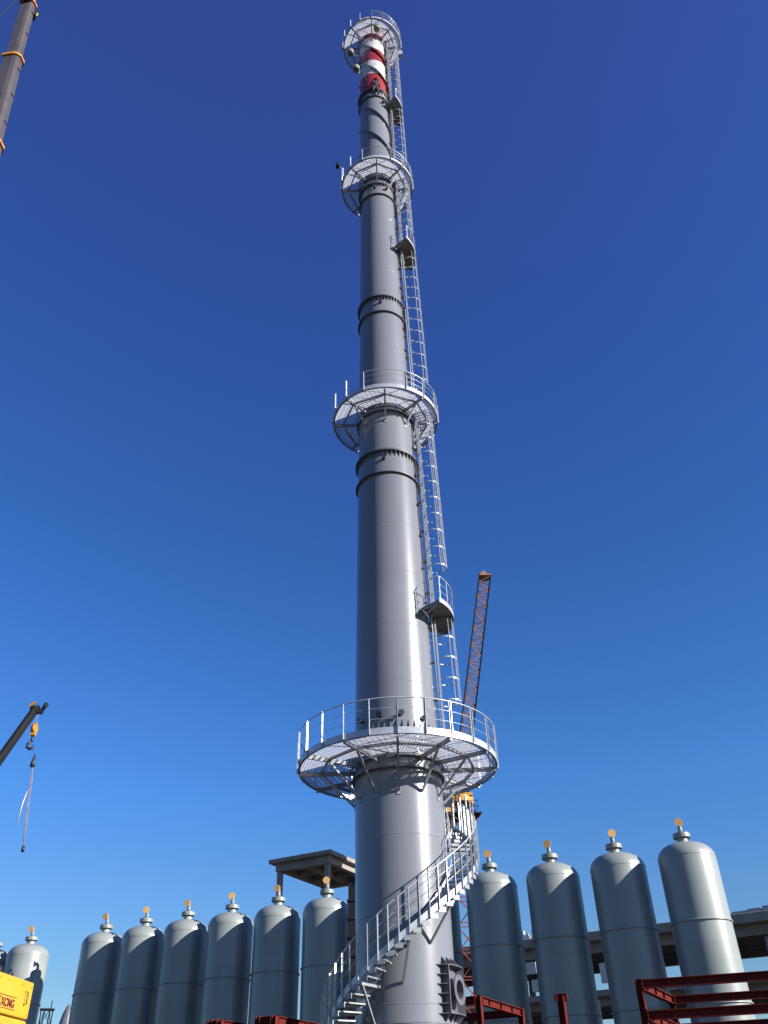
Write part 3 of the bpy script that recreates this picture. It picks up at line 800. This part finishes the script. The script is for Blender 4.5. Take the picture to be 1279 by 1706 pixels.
for sx, sy in ((-1, -1), (1, -1), (1, 1), (-1, 1)):
    o_ = js*sx*0.61+jt*sy*0.61; MB().bar(J0+o_, J1+o_, 0.12).build('jib_chord', 'boom_black', jb)
b = MB(); b.box(J1+Vector((0, 0, 0.05)), (1.35, 1.3, 0.16), 0); b.tube([J1+Vector((-0.1, -0.5, 0.2)), J1+Vector((-0.1, 0.5, 0.2))], 0.36, 14); b.tube([J1, J1+Vector((0, 0, 1.1))], 0.05, 5)
b.build('jib_head', 'crane_orange', jb)
b = MB()
for s in (-0.45, 0.3): b.tube([J0+Vector((s, -0.35, 0)), J1+Vector((s, -0.3, -0.5))], 0.03, 4)
b.build('hoist_rope', 'black', jb)
b = MB().ring(0.3, 1.35, 26.6, 27.2, 24); b.box((-0.2, 0, 27.3), (2.6, 2.4, 0.28), 0.1); b.build('slewing_platform', 'crane_yellow', tc)
b = MB().box((-0.3, 0.4, 28.2), (1.3, 1.2, 1.3), 0.1).box((0.5, -0.5, 28.0), (0.8, 0.8, 0.8), 0.3); b.tube([(-0.9, -0.6, 28.1), (0.4, -0.6, 28.1)], 0.45, 12); b.build('hoist_machinery', 'boom_black', tc)
b = MB().box((-2.6, 0.2, 27.75), (2.6, 1.8, 0.3), 0.1); b.box((-3.2, 0.2, 26.7), (1.1, 1.7, 1.8), 0.1).box((-2.0, 0.2, 26.8), (0.9, 1.7, 1.5), 0.1).box((-2.4, 0.1, 28.9), (1.4, 1.2, 1.6), 0.1)
b.build('counterweight', 'boom_black', tc)
b = MB().box((-1.2, -1.3, 26.2), (1.0, 1.1, 1.5), 0.2); cb = b.build('operator_cab', 'crane_yellow', tc)
MB().box((-1.15, -1.88, 26.4), (0.8, 0.06, 1.0), 0.2).build('cab_window', 'glass', cb)
b = MB(); lattice(b, (-0.5, 0.2, 28.7), (-1.3, 0.4, 34.2), 1.0, 1.2, 0.06, 0.04, taper=0.3); b.build('back_mast', 'crane_red', tc)
b = MB()
b.box((0.0, 0, 25.5), (3.4, 3.0, 0.12), 0.15)
for k in range(14):
    for s in (-1, 1): b.box((-1.6+k*0.24, 1.5*s, 26.05), (0.04, 0.04, 1.0), 0)
for zz in (26.0, 26.55):
    for s in (-1, 1): b.box((0, 1.5*s, zz), (3.4, 0.05, 0.05), 0)
b.build('working_platform', 'boom_black', tc)
b = MB()
for s in (-1, 1):
    b.bar((1.6*s, 0, 25.4), (0.92*s, 0, 23.9), 0.12)
b.build('platform_strut', 'crane_red', tc)
tag(tc, 'orange lattice tower crane with its boom raised steeply behind the chimney', 'tower crane')

# ------------------------------------------------------------------ crawler crane with grey telescopic boom (left edge)
A1, B1 = Vector((-9.43, 14.15, 3.60)), Vector((-13.65, 14.76, 38.07))
cr = empty('mobile_crane', (-9.2, 17.6, 0))
co = Vector((-9.2, 17.6, 0)); D1 = (B1-A1); L1 = D1.length; D1.normalize()
def boom_tube(b, a, c, w_, h_, d, side):
    # rounded-bottom boom section: eight-sided
    s1 = side; s2 = d.cross(s1).normalized()
    pr = [(-.5, .5), (.5, .5), (.5, -.1), (.42, -.34), (.22, -.5), (-.22, -.5), (-.42, -.34), (-.5, -.1)]
    pa = [a+s1*x*w_+s2*y*h_ for x, y in pr]; pc = [c+s1*x*w_+s2*y*h_ for x, y in pr]
    for i in range(8): b.face([pa[i], pa[(i+1) % 8], pc[(i+1) % 8], pc[i]])
    b.face(list(reversed(pa))); b.face(pc)
side1 = (Vector((0.075, 0.997, 0))-D1*Vector((0.075, 0.997, 0)).dot(D1)).normalized()
ts = [(-0.02, 0.50, 0.62, 0.72), (0.50, 0.70, 0.54, 0.63), (0.70, 0.875, 0.46, 0.54), (0.875, 1.015, 0.385, 0.46), (1.015, 1.25, 0.33, 0.39)]
bparent = None
for t0, t1, w_, h_ in ts:
    b = MB(); boom_tube(b, A1-co+D1*L1*t0, A1-co+D1*L1*t1, w_, h_, D1, side1)
    o = b.build('boom_section', 'boom', cr, auto=15)
    b = MB(); a = A1-co+D1*L1*t1
    boom_tube(b, a-D1*0.12, a+D1*0.02, w_+0.12, h_+0.12, D1, side1); b.build('collar', 'amber', o)
    b = MB(); s2 = D1.cross(side1).normalized()
    k = (t1-t0)*L1-0.9
    while k > 0.5 and t0 > 0.5:
        q = A1-co+D1*(L1*t0+k); b.box(q-s2*(h_/2)-D1*0.0, (0.16, 0.05, 0.07), Matrix((side1, s2, D1)).transposed()); k -= 1.9
    if b.v: b.build('lock_slot', 'black', o)
b = MB(); a = A1-co+D1*L1*1.02; s2 = D1.cross(side1)
b.tube([a-side1*0.62-s2*.1-D1*0.45, a-side1*0.30-s2*.1-D1*0.2], [0.16, 0.24], 10); b.box(a+side1*0.38-D1*0.15, (0.22, 0.3, 0.3), 0.4); b.build('boom_sheave', 'black', cr)
b = MB(); b.box(a+side1*0.46-D1*0.02, (0.20, 0.22, 0.22), 0.7).box(a+side1*0.2+D1*0.14, (0.3, 0.2, 0.16), 0.2); b.build('head_bracket', 'yellow', cr)
b = MB(); b.tube([a-side1*0.52-D1*0.5, (-6.9, -3.6, 26)], 0.018, 5); b.build('hoist_rope', 'black', cr)
# superstructure: yellow counterweight box (upper edge at eye + 2.5 m) on a carrier
YU = Vector((0.075, 0.997, 0)); YU.normalize(); YV = Vector((-YU.y, YU.x, 0)); ya = math.atan2(YU.y, YU.x)
yc = Vector((-6.41, 16.82, 0))-co   # near right upper corner
def yb(u0, u1, v0, v1, z0, z1):
    q = yc+YU*((u0+u1)/2)+YV*((v0+v1)/2); return (q.x, q.y, (z0+z1)/2), (u1-u0, v1-v0, z1-z0)
b = MB(); b.box(*yb(-3.0, 0, 0, 1.2, 3.405, 3.97), ya); cwt = bevel(b.build('counterweight', 'yellow', cr), 0.03, 3)
b = MB(); b.box(*yb(-3.0, -0.01, 0.004, 1.2, 2.2, 3.385), ya); bevel(b.build('counterweight', 'yellow', cr), 0.03, 3)
b = MB()
for u_ in (-2.6, -1.55, -1.15, -0.75): b.tube([(lambda q: (q[0], q[1], 3.96))(yb(u_, u_, 0.12, 0.12, 3.9, 4.0)[0]), (lambda q: (q[0], q[1], 4.08))(yb(u_+.05, u_+.05, 0.14, 0.14, 3.9, 4.0)[0]), (lambda q: (q[0], q[1], 3.96))(yb(u_+.14, u_+.14, 0.12, 0.12, 3.9, 4.0)[0])], 0.022, 6)
b.box(*yb(-2.8, -0.7, 0.30, 0.9, 3.973, 4.06), ya)
b.build('lifting_lug', 'black', cwt)
b = MB(); b.box(*yb(-2.95, -0.05, 1.22, 5.0, 1.7, 3.5), ya); bevel(b.build('engine_house', 'yellow', cr), 0.04)
b = MB(); b.box(*yb(-1.3, 0.0, 5.03, 6.8, 1.7, 3.6), ya); cb = bevel(b.build('operator_cab', 'yellow', cr), 0.08)
b = MB(); b.box(*yb(-1.2, -0.1, 6.79, 6.83, 2.4, 3.4), ya); b.build('cab_window', 'glass', cb)
b = MB(); b.box(*yb(-2.8, -0.2, 0.6, 6.8, 1.15, 1.69), ya); b.build('carrier_frame', 'boom_black', cr)
for s in (-3.6, -0.2):
    b = MB(); b.box(*yb(s, s+0.8, -0.2, 7.6, 0.1, 1.0), ya)
    for k in range(24): b.box(*yb(s-0.02, s+0.82, -0.15+k*0.325, 0.04+k*0.325, 0.0, 1.06), ya)
    b.build('crawler_track', 'black', cr)
b = MB(); q = A1-co; b.tube([q+Vector((-2.2, 0.2, -1.6)), q+D1*7-Vector((0.5, 0, 0))], 0.17, 10); b.build('luffing_cylinder', 'galv_dull', cr)
# lettering plate on the counterweight
zt, zb = 3.83, 3.66
q = yc-YV*0.004
def ytext(body, u, z, size, name='lettering'):
    cu = bpy.data.curves.new(name, 'FONT'); cu.body = body; cu.size = size; cu.extrude = 0.004; cu.offset = 0.004
    o = bpy.data.objects.new(name, cu); COL.objects.link(o)
    dg = bpy.context.evaluated_depsgraph_get(); me = bpy.data.meshes.new_from_object(o.evaluated_get(dg)); bpy.data.objects.remove(o)
    me.materials.clear(); me.materials.append(M['letter'])
    o = bpy.data.objects.new(name, me); COL.objects.link(o); o.parent = cwt
    p_ = yc+YU*u-YV*0.006
    o.matrix_basis = Matrix.Translation((p_.x, p_.y, z)) @ Matrix.Rotation(ya, 4, 'Z') @ Matrix.Rotation(R(90), 4, 'X')
    o.scale = (1, 1, 1)
    return o
ytext('XCMG', -1.10, 3.52, 0.165)
b = MB()
def lb(u0, u1, z0, z1): b.box(*yb(u0, u1, -0.010, -0.002, z0, z1), ya)
lb(-1.30, -1.275, 3.52, 3.64); lb(-1.274, -1.14, 3.62, 3.64); lb(-1.25, -1.14, 3.575, 3.595); lb(-1.165, -1.14, 3.52, 3.574); lb(-1.245, -1.205, 3.52, 3.555)
b.build('emblem', 'letter', cwt)
b = MB()
for u_, z_ in ((-0.08, 3.90), (-0.08, 3.47), (-0.45, 3.90), (-0.95, 3.90), (-1.3, 3.90)):
    q_ = yc+YU*u_; b.tube([(q_.x-YV.x*-0.002, q_.y-YV.y*-0.002, z_), (q_.x-YV.x*0.018, q_.y-YV.y*0.018, z_)], 0.016, 8)
b.build('bolt_row', 'yellow', cwt)
q_ = yc+YU*-0.28-YV*0.002; o_ = -YV*0.05
MB().tube([(q_.x, q_.y, 3.80), (q_.x+o_.x, q_.y+o_.y, 3.79), (q_.x+o_.x, q_.y+o_.y, 3.61), (q_.x, q_.y, 3.60)], 0.010, 6).build('grab_handle', 'black', cwt)
b = MB(); b.box(*yb(-1.32, -0.56, -0.006, -0.003, 3.665, 3.675), ya).box(*yb(-1.32, -0.56, -0.006, -0.003, 3.485, 3.495), ya); b.build('nameplate_border', 'letter', cwt)
tag(cr, 'yellow crane with a steep grey boom at the left edge, maker letters on its counterweight', 'crane')

# ------------------------------------------------------------------ second crane: dark boom, left
A2, B2 = Vector((-25.14, 45.52, 11.89)), Vector((-24.68, 54.69, 26.04))
c2 = empty('mobile_crane', (-24.8, 39.0, 0)); o2 = Vector((-24.8, 39.0, 0)); D2 = (B2-A2).normalized(); Bt = B2-o2; F2 = Bt-D2*27.0
s_2 = D2.cross(Vector((0, 0, 1))).normalized()
b = MB(); boom_tube(b, Bt-D2*14, Bt, 0.43, 0.47, D2, s_2); bo = b.build('boom_section', 'boom_black', c2, auto=60)
b = MB(); boom_tube(b, F2, Bt-D2*13.9, 0.64, 0.68, D2, s_2); b.build('boom_section', 'boom_black', c2, auto=60)
b = MB(); hx = Bt+D2*0.1; b.tube([hx-s_2*0.2, hx+s_2*0.3], 0.30, 12); b.bar(hx, hx+Vector((0.6, 0.1, -0.15)), 0.25, 0.3); b.tube([hx+Vector((0.5, 0.1, 0.0)), hx+Vector((0.75, 0.1, 0.5))], [0.12, 0.16], 8)
b.build('boom_head', 'boom_black', bo)
b = MB(); b.bar(hx+Vector((-.15, -.45, 0.1)), hx+Vector((0.2, -.45, 0.35)), 0.2, 0.1); b.build('sheave_guard', 'amber', bo)
b = MB()
for s in (-0.06, 0.06): b.tube([hx+Vector((0.3+s, 0.05, -0.3)), Vector((-24.37+s, 54.8, 25.05))-o2], 0.012, 4)
b.build('hoist_rope', 'black', c2)
b = MB().box((0, 0, 2.1), (3, 6, 1.6), 0); b.box((-1.2, 2.2, 3.0), (1.2, 2.0, 2.0), 0); bevel(b.build('turntable_house', 'yellow', c2), 0.06)
b = MB().box((0, 1, 1.1), (2.8, 11, 0.5), 0); b.build('carrier_frame', 'boom_black', c2)
for k in range(4):
    for s in (-1, 1):
        b = MB().tube([(s*1.05, -3+k*2.3, 0.65), (s*1.45, -3+k*2.3, 0.65)], 0.65, 20); b.build('wheel', 'black', c2)
tag(c2, 'dark telescopic crane boom rising from the left edge at mid height', 'crane')
# hook block and sling
hk = empty('hook_block', (-24.39, 54.82, 23.9)); 
b = MB().tube([(-0.13, 0, 0.85), (0.13, 0, 0.85)], 0.30, 18); b.box((0, 0, 0.8), (0.30, 0.26, 0.85), 0.0); b.build('sheave_case', 'amber', hk)
b = MB().tube([(0, 0, 0.3), (0, 0, -0.05)], 0.09, 8); b.tube([(0, 0, -0.05), (-0.2, 0, -0.2), (-0.22, 0, -0.42), (0, 0, -0.56), (0.2, 0, -0.42), (0.2, 0, -0.3)], [0.10, 0.11, 0.11, 0.11, 0.08, 0.04], 8); b.build('hook', 'black', hk)
tag(hk, 'amber hook block with dark hook hanging under the dark crane boom', 'hook block')
sl = empty('lifting_sling', (-24.02, 54.98, 22.47)); so_ = Vector((-24.02, 54.98, 22.47))
pts = [Vector(q)-so_ for q in ((-24.02, 54.98, 22.47), (-23.93, 55.03, 21.3), (-23.84, 55.07, 20.08), (-23.70, 55.13, 18.6), (-23.48, 55.21, 16.9))]
b = MB().tube(pts, 0.035, 6); b.tube([q+Vector((0.09, 0, 0)) if 0 < i < 4 else q for i, q in enumerate(pts)], 0.025, 6); b.build('sling_leg', 'rope', sl)
b = MB().tube([pts[0]+Vector((0, 0, -0.3)), pts[0], pts[0]+Vector((0.02, 0, 0.55))], [0.17, 0.14, 0.04], 8); b.tube([pts[0]+Vector((0.02, 0, 0.5)), Vector((-24.30, 54.85, 23.45))-so_], 0.008, 4); b.tube([pts[-1]+Vector((0, 0, 0.2)), pts[-1]+Vector((0, 0, -0.15))], 0.11, 8); b.build('shackle', 'black', sl)
b = MB().tube([pts[2]+Vector((-0.12, 0, 0.6)), pts[2]+Vector((-0.3, 0, -0.3)), pts[2]+Vector((-0.36, 0, -1.7))], [0.02, 0.06, 0.03], 6); b.build('loose_strap', 'strap', sl)
tag(sl, 'long pale lifting sling dangling below the hook against the sky', 'sling')

# ------------------------------------------------------------------ small things on the left horizon
tr = empty('lattice_mast', (-20.45, 56.4, 0))
b = MB(); lattice(b, (0, 0, 0), (0, 0, 8.1), 0.5, 0.8, 0.025, 0.018); b.build('mast', 'boom_black', tr)
MB().box((0, 0, 8.15), (0.8, 0.6, 0.08), 0.4).tube([(0.2, 0, 8.15), (0.2, 0, 8.6)], 0.03, 5).build('top_frame', 'boom_black', tr)
MB().box((0.15, -0.35, 6.9), (0.5, 0.3, 0.8), 0.2).build('equipment_box', 'white', tr)
tag(tr, 'thin black lattice mast with a white box, near the left edge', 'mast')
b = MB().lathe([(0.75, 0), (0.75, 9.4), (0.66, 10.2), (0.42, 11.2), (0.18, 11.8), (0, 12.0)], 36); sv = b.build('silo', 'shell_dark'); sv.location = (-29.3, 86.0, 0)
MB().ring(0.751, 0.80, 9.2, 9.3, 36).build('rim_band', 'shell_dark', sv)
tag(sv, 'far pointed grey silo peeping up just left of the long tank row', 'silo')
